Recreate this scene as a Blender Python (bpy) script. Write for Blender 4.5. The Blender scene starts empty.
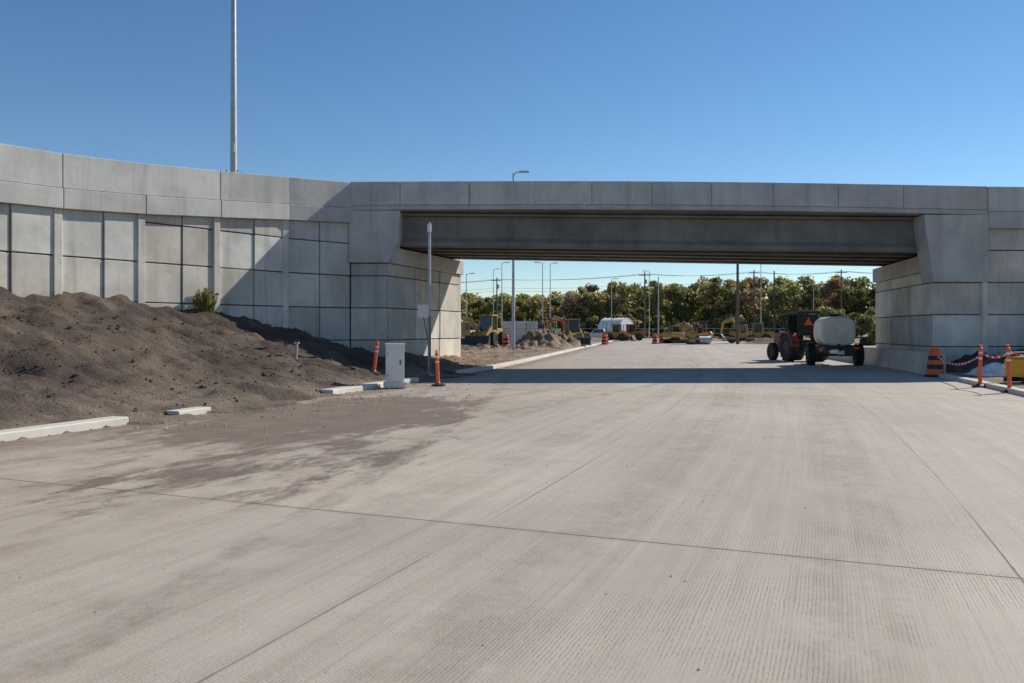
import bpy, math, random
import numpy as np
from mathutils import Vector, Matrix, noise
random.seed(7); rng=np.random.default_rng(7)
scene=bpy.context.scene
R=math.radians

# ------------------------------------------------------------ materials
class NT:
    def __init__(s,mat):
        s.m=mat; s.t=mat.node_tree; s.n=s.t.nodes; s.l=s.t.links
    def node(s,typ,**kw):
        n=s.n.new(typ)
        for k,v in kw.items(): setattr(n,k,v)
        return n
    def set(s,inp,v):
        if isinstance(v,bpy.types.NodeSocket): s.l.new(v,inp)
        else: inp.default_value=v
    def math(s,op,a,b=None,c=None,clamp=False):
        n=s.n.new('ShaderNodeMath'); n.operation=op; n.use_clamp=clamp
        s.set(n.inputs[0],a)
        if b is not None: s.set(n.inputs[1],b)
        if c is not None: s.set(n.inputs[2],c)
        return n.outputs[0]
    def noise(s,vec,scale,detail=4,rough=0.55,dim='3D'):
        n=s.n.new('ShaderNodeTexNoise'); n.noise_dimensions=dim
        if vec is not None: s.l.new(vec,n.inputs['Vector'])
        n.inputs['Scale'].default_value=scale; n.inputs['Detail'].default_value=detail; n.inputs['Roughness'].default_value=rough
        return n.outputs[0]
    def ramp(s,f,a,b,lo=0.0,hi=1.0):
        n=s.n.new('ShaderNodeMapRange'); n.interpolation_type='SMOOTHSTEP'
        if a>b: a,b,lo,hi=b,a,hi,lo
        s.set(n.inputs[0],f); n.inputs[1].default_value=a; n.inputs[2].default_value=b
        n.inputs[3].default_value=lo; n.inputs[4].default_value=hi
        return n.outputs[0]
    def mix(s,f,a,b,mode='MIX'):
        n=s.n.new('ShaderNodeMix'); n.data_type='RGBA'; n.blend_type=mode
        s.set(n.inputs[0],f); s.set(n.inputs[6],a); s.set(n.inputs[7],b)
        return n.outputs[2]
    def mapping(s,vec,scale):
        n=s.n.new('ShaderNodeMapping'); s.l.new(vec,n.inputs[0]); n.inputs['Scale'].default_value=scale
        return n.outputs[0]
def newmat(name):
    m=bpy.data.materials.new(name); m.use_nodes=True
    t=NT(m); bsdf=t.n['Principled BSDF']
    return m,t,bsdf
def c4(c): return (c[0],c[1],c[2],1.0)

def mat_plain(name,col,rough=0.6,metal=0.0,var=0.12,scale=6,dirt=None,bump=0.0):
    m,t,b=newmat(name)
    co=t.node('ShaderNodeTexCoord').outputs['Object']
    f=t.noise(co,scale,4)
    a=tuple(x*(1-var) for x in col); c=tuple(min(1,x*(1+var)) for x in col)
    colr=t.mix(t.ramp(f,0.3,0.7),c4(a),c4(c))
    if dirt:
        g=t.noise(co,scale*0.6,5,0.7)
        colr=t.mix(t.ramp(g,0.45,0.75,0,0.75),colr,c4(dirt))
    t.l.new(colr,b.inputs['Base Color'])
    b.inputs['Roughness'].default_value=rough; b.inputs['Metallic'].default_value=metal
    if bump:
        bn=t.node('ShaderNodeBump'); bn.inputs['Strength'].default_value=bump; bn.inputs['Distance'].default_value=0.02
        t.l.new(t.noise(co,scale*8,4),bn.inputs['Height']); t.l.new(bn.outputs[0],b.inputs['Normal'])
    return m

def mat_concrete(name,col,streak=0.35,blotch=0.25,top=None):
    m,t,b=newmat(name)
    co=t.node('ShaderNodeTexCoord').outputs['Object']
    at=t.node('ShaderNodeAttribute',attribute_name='tint').outputs['Color']
    n1=t.noise(co,0.7,5,0.6)
    n2=t.noise(t.mapping(co,(2.2,2.2,0.16)),1.0,5,0.65)
    n5=t.noise(t.mapping(co,(7,7,0.35)),1.0,4,0.65)
    n3=t.noise(co,9,4,0.7)
    n4=t.noise(co,60,2,0.6)
    n6=t.noise(co,2.6,5,0.7)
    c=t.mix(t.ramp(n1,0.3,0.7),c4([x*(1-blotch) for x in col]),c4([min(1,x*(1+blotch*0.7)) for x in col]))
    c=t.mix(t.ramp(n6,0.5,0.72,0,0.4),c,c4((col[0]*0.72,col[1]*0.70,col[2]*0.66)))
    c=t.mix(t.ramp(n2,0.48,0.75,0,streak),c,c4((col[0]*0.5,col[1]*0.5,col[2]*0.5)))
    c=t.mix(t.ramp(n5,0.55,0.75,0,streak*0.8),c,c4((col[0]*0.6,col[1]*0.56,col[2]*0.5)))
    c=t.mix(t.ramp(n3,0.55,0.75,0,0.35),c,c4((min(1,col[0]*1.3),min(1,col[1]*1.28),min(1,col[2]*1.25))))
    c=t.mix(t.ramp(n4,0.62,0.72,0,0.45),c,c4((col[0]*0.5,col[1]*0.5,col[2]*0.5)))
    c=t.mix(1.0,c,at,'MULTIPLY')
    t.l.new(c,b.inputs['Base Color']); b.inputs['Roughness'].default_value=0.88
    bn=t.node('ShaderNodeBump'); bn.inputs['Strength'].default_value=0.35; bn.inputs['Distance'].default_value=0.01
    h=t.math('ADD',t.math('MULTIPLY',n3,0.6),t.math('MULTIPLY',n4,0.4))
    t.l.new(h,bn.inputs['Height']); t.l.new(bn.outputs[0],b.inputs['Normal'])
    return m

def mat_dirt(name,dark,light,scale=0.5,lowc=(0.24,0.185,0.13)):
    m,t,b=newmat(name)
    co=t.node('ShaderNodeTexCoord').outputs['Object']
    n0=t.noise(co,scale*0.45,5,0.6)
    n1=t.noise(co,scale,7,0.65); n2=t.noise(co,scale*7,6,0.7); n3=t.noise(co,scale*40,4,0.7)
    c=t.mix(t.ramp(n1,0.40,0.64),c4(dark),c4(light))
    c=t.mix(t.ramp(n0,0.50,0.66,0,0.55),c,c4([x*1.45 for x in light]))
    c=t.mix(t.ramp(n2,0.48,0.72,0,0.6),c,c4([x*0.55 for x in dark]))
    c=t.mix(t.ramp(n3,0.58,0.72,0,0.5),c,c4([min(1,x*1.35) for x in light]))
    sx=t.node('ShaderNodeSeparateXYZ'); t.l.new(co,sx.inputs[0])
    low=t.math('MULTIPLY',t.ramp(sx.outputs[2],0.55,0.08),t.ramp(n1,0.4,0.6,0.15,0.8))
    c=t.mix(low,c,c4(lowc))
    t.l.new(c,b.inputs['Base Color']); b.inputs['Roughness'].default_value=0.95
    bn=t.node('ShaderNodeBump'); bn.inputs['Strength'].default_value=1.0; bn.inputs['Distance'].default_value=0.09
    h=t.math('ADD',n2,t.math('MULTIPLY',n3,0.5))
    t.l.new(h,bn.inputs['Height']); t.l.new(bn.outputs[0],b.inputs['Normal'])
    return m

def mat_road():
    m,t,b=newmat('tined_concrete')
    uv=t.node('ShaderNodeUVMap',uv_map='road').outputs[0]
    sp=t.node('ShaderNodeSeparateXYZ'); t.l.new(uv,sp.inputs[0]); u,v=sp.outputs[0],sp.outputs[1]
    base=(0.50,0.425,0.345)
    big=t.noise(uv,0.22,5,0.6); med=t.noise(uv,1.6,6,0.68); fine=t.noise(uv,55,3,0.65)
    lon=t.noise(t.mapping(uv,(7,0.14,1)),1.0,5,0.7)
    lon2=t.noise(t.mapping(uv,(42,0.5,1)),1.0,3,0.6)
    c=t.mix(t.ramp(big,0.3,0.7),c4([x*0.84 for x in base]),c4([x*1.08 for x in base]))
    c=t.mix(t.ramp(med,0.5,0.78,0,0.45),c,c4((0.33,0.27,0.21)))
    c=t.mix(t.ramp(lon,0.45,0.75,0,0.5),c,c4((0.34,0.275,0.215)))
    c=t.mix(t.ramp(lon,0.5,0.25,0,0.35),c,c4((0.59,0.51,0.425)))
    us=t.math('FLOOR',t.math('DIVIDE',t.math('SUBTRACT',u,0.7),3.8)); vs=t.math('FLOOR',t.math('DIVIDE',t.math('ADD',v,2.2),4.6*3))
    cx=t.node('ShaderNodeCombineXYZ'); t.l.new(us,cx.inputs[0]); t.l.new(vs,cx.inputs[1])
    wn=t.node('ShaderNodeTexWhiteNoise'); t.l.new(cx.outputs[0],wn.inputs[0])
    sl=t.ramp(wn.outputs[0],0,1,0.94,1.04)
    cc=t.node('ShaderNodeCombineColor'); [t.l.new(sl,cc.inputs[i]) for i in range(3)]
    c=t.mix(1.0,c,cc.outputs[0],'MULTIPLY')
    wob=t.math('MULTIPLY',t.noise(t.mapping(uv,(7,1.4,1)),1.0,4,0.7),11.0)
    g=t.math('SINE',t.math('ADD',t.math('MULTIPLY',u,2*math.pi/0.024),wob))
    g=t.math('ADD',t.math('MULTIPLY',g,0.5),0.5)
    gm=t.ramp(g,0.45,0.92)
    wear=t.ramp(t.noise(uv,0.9,6,0.75),0.38,0.62,0.05,1.0)
    gm=t.math('MULTIPLY',gm,wear)
    gm=t.math('MULTIPLY',gm,t.ramp(t.noise(uv,22,3,0.65),0.35,0.62,0.15,1.0))
    c=t.mix(t.math('MULTIPLY',gm,0.5),c,c4((0.22,0.178,0.138)))
    c=t.mix(t.ramp(lon2,0.52,0.74,0,0.38),c,c4((0.26,0.21,0.165)))
    c=t.mix(t.ramp(fine,0.6,0.75,0,0.5),c,c4((0.21,0.175,0.14)))
    c=t.mix(t.ramp(fine,0.4,0.28,0,0.4),c,c4((0.66,0.585,0.5)))
    mud=t.noise(t.mapping(uv,(1.1,0.45,1)),1.3,7,0.74)
    def blob(cu,cv,ru,rv):
        du=t.math('DIVIDE',t.math('SUBTRACT',u,cu),ru); dv=t.math('DIVIDE',t.math('SUBTRACT',v,cv),rv)
        rr=t.math('ADD',t.math('MULTIPLY',du,du),t.math('MULTIPLY',dv,dv)); return t.ramp(rr,1.0,0.0)
    mm=t.math('MAXIMUM',blob(2.3,4.5,3.8,6.0),t.math('MULTIPLY',blob(4.6,0.0,2.6,4.5),0.55))
    mk=t.ramp(t.math('ADD',mud,t.math('MULTIPLY',mm,0.36)),0.62,0.76,0,1)
    mk=t.math('MULTIPLY',mk,t.ramp(mm,0.0,0.3))
    edge=t.math('MULTIPLY',t.ramp(u,1.5,0.0),t.ramp(mud,0.4,0.55,0.3,1))
    mk=t.math('MAXIMUM',mk,edge)
    c=t.mix(t.math('MULTIPLY',mk,0.85),c,c4((0.105,0.072,0.048)))
    dust=t.math('MULTIPLY',t.ramp(u,8.5,1.0),t.ramp(med,0.35,0.65,0.1,0.55))
    c=t.mix(dust,c,c4((0.28,0.208,0.148)))
    def track(c0,slope,amt,w0):
        x=t.math('ABSOLUTE',t.math('SUBTRACT',u,t.math('ADD',c0,t.math('MULTIPLY',v,slope))))
        tr=t.math('ABSOLUTE',t.math('SUBTRACT',x,0.95))
        return t.math('MULTIPLY',t.math('MULTIPLY',t.ramp(tr,w0,w0*0.4),wear),amt)
    tm=t.math('MAXIMUM',track(5.2,-0.25,0.5,0.22),t.math('MAXIMUM',track(3.0,0.22,0.42,0.22),track(10.2,0.01,0.26,0.45)))
    tm=t.math('MAXIMUM',tm,track(6.4,0.03,0.24,0.4))
    c=t.mix(tm,c,c4((0.18,0.135,0.098)))
    def dist(x,off,p):
        f=t.math('FRACT',t.math('ADD',t.math('DIVIDE',t.math('SUBTRACT',x,off),p),0.5+50))
        return t.math('MULTIPLY',t.math('ABSOLUTE',t.math('SUBTRACT',f,0.5)),p)
    jn=t.math('MULTIPLY',t.math('SUBTRACT',t.noise(uv,6,3),0.5),0.01)
    du2=t.math('ADD',dist(u,0.7,3.8),jn); dv2=t.math('ADD',dist(v,-2.2,4.6*3),jn); dv3=dist(v,-2.2,4.6)
    fade=t.ramp(big,0.42,0.6,0.15,0.8)
    j=t.math('MAXIMUM',t.math('MULTIPLY',t.ramp(du2,0.012,0.004),fade),t.math('MULTIPLY',t.ramp(dv2,0.014,0.005),1.0))
    j=t.math('MAXIMUM',j,t.math('MULTIPLY',t.ramp(dv3,0.01,0.003),0.3))
    c=t.mix(t.math('MULTIPLY',j,0.85),c,c4((0.07,0.058,0.047)))
    halo=t.math('MULTIPLY',t.ramp(dv2,0.10,0.0),t.ramp(mud,0.4,0.65,0.0,0.4))
    c=t.mix(halo,c,c4((0.22,0.18,0.14)))
    t.l.new(c,b.inputs['Base Color']); b.inputs['Roughness'].default_value=0.85
    bn=t.node('ShaderNodeBump'); bn.inputs['Strength'].default_value=0.5; bn.inputs['Distance'].default_value=0.006
    h=t.math('SUBTRACT',t.math('ADD',t.math('MULTIPLY',fine,0.9),t.math('MULTIPLY',gm,-0.5)),t.math('MULTIPLY',j,2))
    t.l.new(h,bn.inputs['Height']); t.l.new(bn.outputs[0],b.inputs['Normal'])
    return m

def mat_ground():
    m,t,b=newmat('ground_soil')
    co=t.node('ShaderNodeTexCoord').outputs['Object']
    n1=t.noise(co,0.035,6,0.65); n2=t.noise(co,0.35,6,0.7); n3=t.noise(co,3,4,0.7)
    c=t.mix(t.ramp(n2,0.4,0.62),c4((0.38,0.30,0.22)),c4((0.24,0.165,0.1)))
    c=t.mix(t.ramp(n1,0.52,0.62),c,c4((0.13,0.13,0.05)))
    c=t.mix(t.ramp(n3,0.5,0.75,0,0.5),c,c4((0.12,0.09,0.06)))
    t.l.new(c,b.inputs['Base Color']); b.inputs['Roughness'].default_value=0.95
    return m

def mat_leaf(name):
    m,t,b=newmat(name)
    at=t.node('ShaderNodeAttribute',attribute_name='tint').outputs['Color']
    t.n.remove(b)
    d=t.node('ShaderNodeBsdfDiffuse'); tr=t.node('ShaderNodeBsdfTranslucent')
    t.l.new(at,d.inputs[0]); t.l.new(at,tr.inputs[0])
    mx=t.node('ShaderNodeMixShader'); mx.inputs[0].default_value=0.5
    t.l.new(d.outputs[0],mx.inputs[1]); t.l.new(tr.outputs[0],mx.inputs[2])
    t.l.new(mx.outputs[0],t.n['Material Output'].inputs[0])
    return m

M={}
M['bridge']=mat_concrete('bridge_concrete',(0.51,0.495,0.465),0.42,0.16)
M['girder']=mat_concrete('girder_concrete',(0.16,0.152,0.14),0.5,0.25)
M['panel']=mat_concrete('panel_concrete',(0.64,0.605,0.53),0.6,0.2)
M['joint']=mat_plain('joint_dark',(0.10,0.095,0.085),0.9)
M['kerb']=mat_concrete('kerb_concrete',(0.64,0.60,0.53),0.1,0.14)
M['road']=mat_road()
M['ground']=mat_ground()
M['dirt']=mat_dirt('excavated_dirt',(0.060,0.042,0.030),(0.138,0.100,0.071),0.45)
M['dirt2']=mat_dirt('dry_dirt',(0.20,0.135,0.082),(0.31,0.22,0.145),0.5,(0.36,0.265,0.175))
M['steel']=mat_plain('galvanised_steel',(0.42,0.43,0.44),0.5,0.6)
M['dark']=mat_plain('dark_metal',(0.035,0.035,0.037),0.6,0.2,dirt=(0.1,0.08,0.06))
M['tyre']=mat_plain('tyre_rubber',(0.02,0.02,0.02),0.85,dirt=(0.07,0.058,0.045),scale=4)
M['orange']=mat_plain('orange_plastic',(0.85,0.13,0.035),0.5,dirt=(0.45,0.12,0.05),scale=9)
M['black']=mat_plain('black_plastic',(0.02,0.02,0.02),0.6)
M['white']=mat_plain('reflective_white',(0.78,0.78,0.76),0.5)
M['cream']=mat_plain('tank_plastic',(0.80,0.77,0.69),0.6,var=0.06,dirt=(0.55,0.5,0.41),scale=2)
M['red']=mat_plain('red_paint',(0.20,0.028,0.02),0.5,dirt=(0.09,0.05,0.038),scale=4)
M['mach']=mat_plain('machine_paint',(0.46,0.27,0.045),0.6,dirt=(0.2,0.135,0.075),scale=3)
M['morange']=mat_plain('machine_orange_paint',(0.5,0.13,0.04),0.6,dirt=(0.2,0.1,0.06),scale=3)
M['yellow']=mat_plain('yellow_paint',(0.68,0.40,0.03),0.45,dirt=(0.35,0.22,0.08),scale=3)
M['glass']=mat_plain('cab_glass',(0.03,0.04,0.045),0.1)
M['cab']=mat_plain('grey_cabinet',(0.72,0.72,0.69),0.5,var=0.05,dirt=(0.6,0.57,0.51),scale=3)
M['wood']=mat_plain('weathered_wood',(0.13,0.1,0.075),0.9,scale=3)
M['lumber']=mat_plain('pine_lumber',(0.4,0.29,0.18),0.8,scale=3)
M['blue']=mat_plain('blue_tarp',(0.05,0.16,0.34),0.6)
M['sheet']=mat_plain('plastic_sheet',(0.76,0.77,0.78),0.35,dirt=(0.45,0.41,0.35),bump=0.6)
M['tape']=mat_plain('red_tape',(0.75,0.05,0.05),0.5)
M['lens']=mat_plain('red_lens',(0.6,0.02,0.02),0.3)
M['leaf']=mat_leaf('foliage')
M['bark']=mat_plain('bark',(0.2,0.16,0.125),0.95,scale=2)
M['gravel']=mat_plain('gravel_stone',(0.38,0.34,0.29),0.9,var=0.3,scale=20)

# ------------------------------------------------------------ mesh builder
class MB:
    def __init__(s): s.v=[];s.f=[];s.m=[];s.c=[];s.mats=[];s.sm=[]
    def mi(s,k):
        if k not in s.mats: s.mats.append(k)
        return s.mats.index(k)
    def add(s,vs,fs,mat,col=(1,1,1),smooth=False,mx=None):
        o=len(s.v)
        for p in vs:
            p=Vector(p)
            if mx is not None: p=mx@p
            s.v.append(tuple(p))
        k=s.mi(mat)
        for f in fs:
            s.f.append([i+o for i in f]); s.m.append(k); s.c.append(col); s.sm.append(smooth)
    def box(s,c,sz,mat,rz=0,col=(1,1,1),mx=None,taper=1.0):
        x,y,z=[a/2 for a in sz]; T=Matrix.Translation(c)@Matrix.Rotation(rz,4,'Z')
        if mx is not None: T=mx@T
        k=taper
        vs=[(-x,-y,-z),(x,-y,-z),(x,y,-z),(-x,y,-z),(-x*k,-y*k,z),(x*k,-y*k,z),(x*k,y*k,z),(-x*k,y*k,z)]
        s.add(vs,[(0,3,2,1),(4,5,6,7),(0,1,5,4),(1,2,6,5),(2,3,7,6),(3,0,4,7)],mat,col,False,T)
    def tube(s,p0,p1,r0,r1,mat,n=10,col=(1,1,1),caps=True):
        p0=Vector(p0);p1=Vector(p1);d=(p1-p0)
        q=d.to_track_quat('Z','Y').to_matrix()
        vs=[]
        for (p,r) in ((p0,r0),(p1,r1)):
            for i in range(n):
                a=2*math.pi*i/n; vs.append(p+q@Vector((r*math.cos(a),r*math.sin(a),0)))
        fs=[(i,(i+1)%n,n+(i+1)%n,n+i) for i in range(n)]
        s.add(vs,fs,mat,col,True)
        if caps: s.add(vs,[tuple(range(n-1,-1,-1)),tuple(range(n,2*n))],mat,col)
    def lathe(s,prof,mx,n=20,col=(1,1,1),smooth=True,sq=1.0):
        def pt(r,h,i):
            a=2*math.pi*i/n; c_,s_=math.cos(a),math.sin(a)
            return (r*math.copysign(abs(c_)**sq,c_),r*math.copysign(abs(s_)**sq,s_),h)
        for (r0,h0,mt),(r1,h1,_) in zip(prof[:-1],prof[1:]):
            vs=[pt(r0,h0,i) for i in range(n)]+[pt(r1,h1,i) for i in range(n)]
            s.add(vs,[(i,(i+1)%n,n+(i+1)%n,n+i) for i in range(n)],mt,col,smooth,mx)
    def prism(s,poly,h0,h1,mat,mx,col=(1,1,1)):
        n=len(poly)
        vs=[(p[0],p[1],h0) for p in poly]+[(p[0],p[1],h1) for p in poly]
        fs=[(i,(i+1)%n,n+(i+1)%n,n+i) for i in range(n)]+[tuple(range(n-1,-1,-1)),tuple(range(n,2*n))]
        s.add(vs,fs,mat,col,False,mx)
    def slab(s,A,B,o0,o1,zA,zB,mat,col=(1,1,1),ga=0,gb=0):
        A=Vector(A);B=Vector(B);d=(B-A).normalized();n=Vector((-d.y,d.x))
        A=A+d*ga;B=B-d*gb
        P=[A+n*o0,A+n*o1,B+n*o1,B+n*o0]; zz=[zA,zA,zB,zB]
        vs=[(p.x,p.y,z[0]) for p,z in zip(P,zz)]+[(p.x,p.y,z[1]) for p,z in zip(P,zz)]
        s.add(vs,[(0,3,2,1),(4,5,6,7),(0,1,5,4),(1,2,6,5),(2,3,7,6),(3,0,4,7)],mat,col)
    def strip(s,pts,o0,o1,z0,z1,mat,col=(1,1,1)):
        P=[Vector(p) for p in pts]; N=[]
        if not isinstance(z0,(list,tuple)): z0=[z0]*len(P)
        if not isinstance(z1,(list,tuple)): z1=[z1]*len(P)
        for i in range(len(P)):
            ds=[]
            if i>0: ds.append((P[i]-P[i-1]).normalized())
            if i<len(P)-1: ds.append((P[i+1]-P[i]).normalized())
            ns=[Vector((-d.y,d.x)) for d in ds]; n=sum(ns,Vector((0,0))).normalized()
            N.append(n/max(0.5,n.dot(ns[0])))
        vs=[]
        for p,n,a0,a1 in zip(P,N,z0,z1):
            a=p+n*o0;b=p+n*o1
            vs+=[(a.x,a.y,a0),(b.x,b.y,a0),(b.x,b.y,a1),(a.x,a.y,a1)]
        fs=[]
        for i in range(len(P)-1):
            for k in range(4):
                fs.append((4*i+k,4*i+(k+1)%4,4*i+4+(k+1)%4,4*i+4+k))
        L=4*(len(P)-1); fs+=[(3,2,1,0),(L,L+1,L+2,L+3)]
        s.add(vs,fs,mat,col)
    def done(s,name,loc=(0,0,0),rz=0,bevel=0,parent=None,rot=None):
        me=bpy.data.meshes.new(name); me.from_pydata(s.v,[],s.f)
        for k in s.mats: me.materials.append(M[k])
        me.polygons.foreach_set('material_index',s.m)
        me.polygons.foreach_set('use_smooth',s.sm)
        ca=me.color_attributes.new('tint','FLOAT_COLOR','CORNER')
        arr=[]
        for f,c in zip(s.f,s.c): arr+=[c[0],c[1],c[2],1.0]*len(f)
        ca.data.foreach_set('color',arr)
        import bmesh
        bm=bmesh.new(); bm.from_mesh(me); bmesh.ops.recalc_face_normals(bm,faces=bm.faces); bm.to_mesh(me); bm.free()
        me.update()
        ob=bpy.data.objects.new(name,me); scene.collection.objects.link(ob)
        ob.location=loc; ob.rotation_euler=rot if rot else (0,0,rz)
        if bevel:
            b=ob.modifiers.new('bevel','BEVEL'); b.width=bevel; b.segments=1; b.limit_method='ANGLE'; b.angle_limit=R(40)
        if parent: ob.parent=parent
        return ob

def empty(name,loc=(0,0,0),rz=0):
    e=bpy.data.objects.new(name,None); scene.collection.objects.link(e); e.location=loc; e.rotation_euler=(0,0,rz); return e

# ------------------------------------------------------------ camera (eye height 1.6 m, 28 mm lens)
CAMH=1.6
cam=bpy.data.cameras.new('camera'); co=bpy.data.objects.new('camera',cam); scene.collection.objects.link(co)
cam.lens=28; cam.sensor_width=36; co.location=(0,0,CAMH); co.rotation_euler=(R(90),0,0)
cam.shift_y=-11.5/1024; cam.clip_end=8000; cam.clip_start=0.05
scene.camera=co

# ------------------------------------------------------------ world / sun
SUN_AZ=R(55); SUN_EL=R(34.5)
w=bpy.data.worlds.new('World'); scene.world=w; w.use_nodes=True
nt=w.node_tree; bg=nt.nodes['Background']; sk=nt.nodes.new('ShaderNodeTexSky'); sk.sky_type='NISHITA'
sk.sun_disc=False; sk.sun_elevation=SUN_EL; sk.sun_rotation=SUN_AZ; sk.air_density=1.0; sk.dust_density=0.0; sk.ozone_density=3.3; sk.altitude=300
hs=nt.nodes.new('ShaderNodeHueSaturation'); hs.inputs['Saturation'].default_value=1.15
nt.links.new(sk.outputs[0],hs.inputs['Color']); nt.links.new(hs.outputs[0],bg.inputs[0]); bg.inputs[1].default_value=0.11
sl=bpy.data.lights.new('sun','SUN'); so=bpy.data.objects.new('sun',sl); scene.collection.objects.link(so)
sl.energy=5.0; sl.angle=R(0.5); sl.color=(1.0,0.935,0.83)
sd=Vector((math.sin(SUN_AZ)*math.cos(SUN_EL),math.cos(SUN_AZ)*math.cos(SUN_EL),math.sin(SUN_EL)))
so.rotation_euler=sd.to_track_quat('Z','Y').to_euler(); so.location=(30,30,40)
scene.view_settings.view_transform='Standard'; scene.view_settings.look='None'; scene.view_settings.exposure=0

# ------------------------------------------------------------ road alignment
def theta(y):
    if y<8: return R(22)
    if y<40: return R(22-(y-8)/32*11.5)
    return R(10.5)
dy=0.1
ys=[round(-14+i*dy,3) for i in range(int(300/dy))]
i0=min(range(len(ys)),key=lambda i:abs(ys[i]-11.6))
kx=[0]*len(ys); ks=[0]*len(ys); kx[i0]=-7.2; ks[i0]=0
for i in range(i0+1,len(ys)):
    th=theta(ys[i]-dy/2); kx[i]=kx[i-1]+math.tan(th)*dy; ks[i]=ks[i-1]+dy/math.cos(th)
for i in range(i0-1,-1,-1):
    th=theta(ys[i]+dy/2); kx[i]=kx[i+1]-math.tan(th)*dy; ks[i]=ks[i+1]-dy/math.cos(th)
def KXY(y): return float(np.interp(y,ys,kx))
def KS(y): return float(np.interp(y,ys,ks))
def RP(y,u):
    th=theta(y); return (KXY(y)+u*math.cos(th), y-u*math.sin(th))
RW=16.1
yy=[-10+1.0*i for i in range(0,60)]+[50+4*i for i in range(0,48)]
vs=[];fs=[];uvs=[]
us=[0,3,6,9,12,14,RW]
for y_ in yy:
    for u in us:
        p=RP(y_,u); vs.append((p[0],p[1],0.0)); uvs.append((u,KS(y_)))
nu=len(us)
for i in range(len(yy)-1):
    for j in range(nu-1): fs.append((i*nu+j,i*nu+j+1,(i+1)*nu+j+1,(i+1)*nu+j))
me=bpy.data.meshes.new('road'); me.from_pydata(vs,[],fs); ul=me.uv_layers.new(name='road')
for l in me.loops: ul.data[l.index].uv=uvs[l.vertex_index]
me.materials.append(M['road']); ob=bpy.data.objects.new('road',me); scene.collection.objects.link(ob)

mb=MB(); mb.add([(-3000,-1500,-0.03),(3000,-1500,-0.03),(3000,4500,-0.03),(-3000,4500,-0.03)],[(0,1,2,3)],'ground'); mb.done('ground')
mb=MB()
pts=[(RP(y_,RW+0.002),RP(y_,RW+ (14 if y_>70 else 6))) for y_ in (50,60,70,71,90,120,150)]
for a,b in zip(pts[:-1],pts[1:]):
    mb.add([(a[0][0],a[0][1],-0.012),(a[1][0],a[1][1],-0.012),(b[1][0],b[1][1],-0.012),(b[0][0],b[0][1],-0.012)],[(0,1,2,3)],'kerb',(0.68,0.62,0.54))
mb.done('concrete_apron')

# ------------------------------------------------------------ wall alignments
FL=(-4.67,30.0); BL=(-2.33,36.5); FR=(15.83,30.0); BR=(17.33,38.0)
lw=[(-6.1,30.0),(-7.97,28.2),(-9.6,26.0),(-11.08,23.9),(-12.43,21.9),(-13.75,19.65),(-14.9,17.2),(-15.8,14.7),(-16.4,12.1),(-16.8,9.0),(-17.0,5.5),(-17.0,2.0)]
lz=[7.14,7.0,6.78,6.58,6.44,6.36,6.28,6.2,6.1,6.0,5.9,5.8]
rw=[(52,43),(45,39.5),(39,37),(34,35),(29.5,33.3),(25.5,31.8),(22.4,30.7),(19.9,30.05),(17.85,30.0)]
rz_=[6.3,6.45,6.6,6.7,6.8,6.88,6.95,6.97,6.98]

def tint(lo=0.74,hi=1.1,w=0.045):
    k=random.uniform(lo,hi); q=random.uniform(-w,w); return (k*(1+q),k,k*(1-q))
ROWS=[-0.4,1.22,2.43,3.64,4.85]
def panels(mb,pts,zt,shift=0.0,pil=True,split=False):
    mb.strip(pts,-0.4,-0.10,-0.4,[z-0.03 for z in zt],'joint')
    for A,B,za,zb_ in zip(pts[:-1],pts[1:],zt[:-1],zt[1:]):
        L=(Vector(B)-Vector(A)).length
        k=max(1,round(L/2.7))
        for j in range(k):
            a=Vector(A).lerp(Vector(B),j/k); b=Vector(A).lerp(Vector(B),(j+1)/k)
            ta=za+(zb_-za)*j/k; tb=za+(zb_-za)*(j+1)/k
            rows=[r+shift for r in ROWS if r+shift<min(ta,tb)-0.15]; rows[0]=-0.4
            for i,z0 in enumerate(rows):
                last=i==len(rows)-1
                cuts=[0,0.5,1] if split else [0,1]
                tz=tint(0.80,1.08)
                for c0,c1 in zip(cuts[:-1],cuts[1:]):
                    pa,pb=a.lerp(b,c0),a.lerp(b,c1)
                    A1=B1=rows[i+1] if not last else 0
                    if last: A1=ta+(tb-ta)*c0; B1=ta+(tb-ta)*c1
                    o=random.uniform(-0.012,0.012)+(0.035 if split and c0==0 else 0)
                    k2=random.uniform(0.94,1.05)
                    mb.slab(pa,pb,-0.14,o,(z0+0.018,A1-0.018),(z0+0.018,B1-0.018),'panel',tuple(q*k2 for q in tz),0.014 if c0 else 0.028,0.014 if c1<1 else 0.028)
            if pil:
                d=(b-a).normalized()
                mb.slab(b-d*0.02,b+d*0.20,-0.05,0.10,(-0.4,tb-0.01),(-0.4,tb-0.03),'panel',tint(0.92,1.05))

left=empty('retaining_wall')
mb=MB(); panels(mb,lw,[z-1.5 for z in lz],split=True); mb.done('mse_panels',bevel=0.012,parent=left)
mb=MB(); panels(mb,[BL,FL,lw[0]],[4.12]*3,pil=False); mb.done('abutment_panels',bevel=0.012,parent=left)
def parapet(mb,pts,za,zb_,o0,o1,every=2):
    for i in range(0,len(pts)-1,every):
        P=[Vector(p) for p in pts[i:i+every+1]]; a=za[i:i+every+1]; b=zb_[i:i+every+1]
        P[0]=P[0]+(P[1]-P[0]).normalized()*0.012; P[-1]=P[-1]-(P[-1]-P[-2]).normalized()*0.012
        mb.strip(P,o0,o1,a,b,'bridge',tint(0.90,1.08,0.02))
mb=MB()
parapet(mb,lw,[z-0.95 for z in lz],lz,-0.28,0.14)
parapet(mb,lw,[z-1.52 for z in lz],[z-0.965 for z in lz],-0.35,0.19,every=1)
mb.done('parapet',bevel=0.015,parent=left)
mb=MB()
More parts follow.
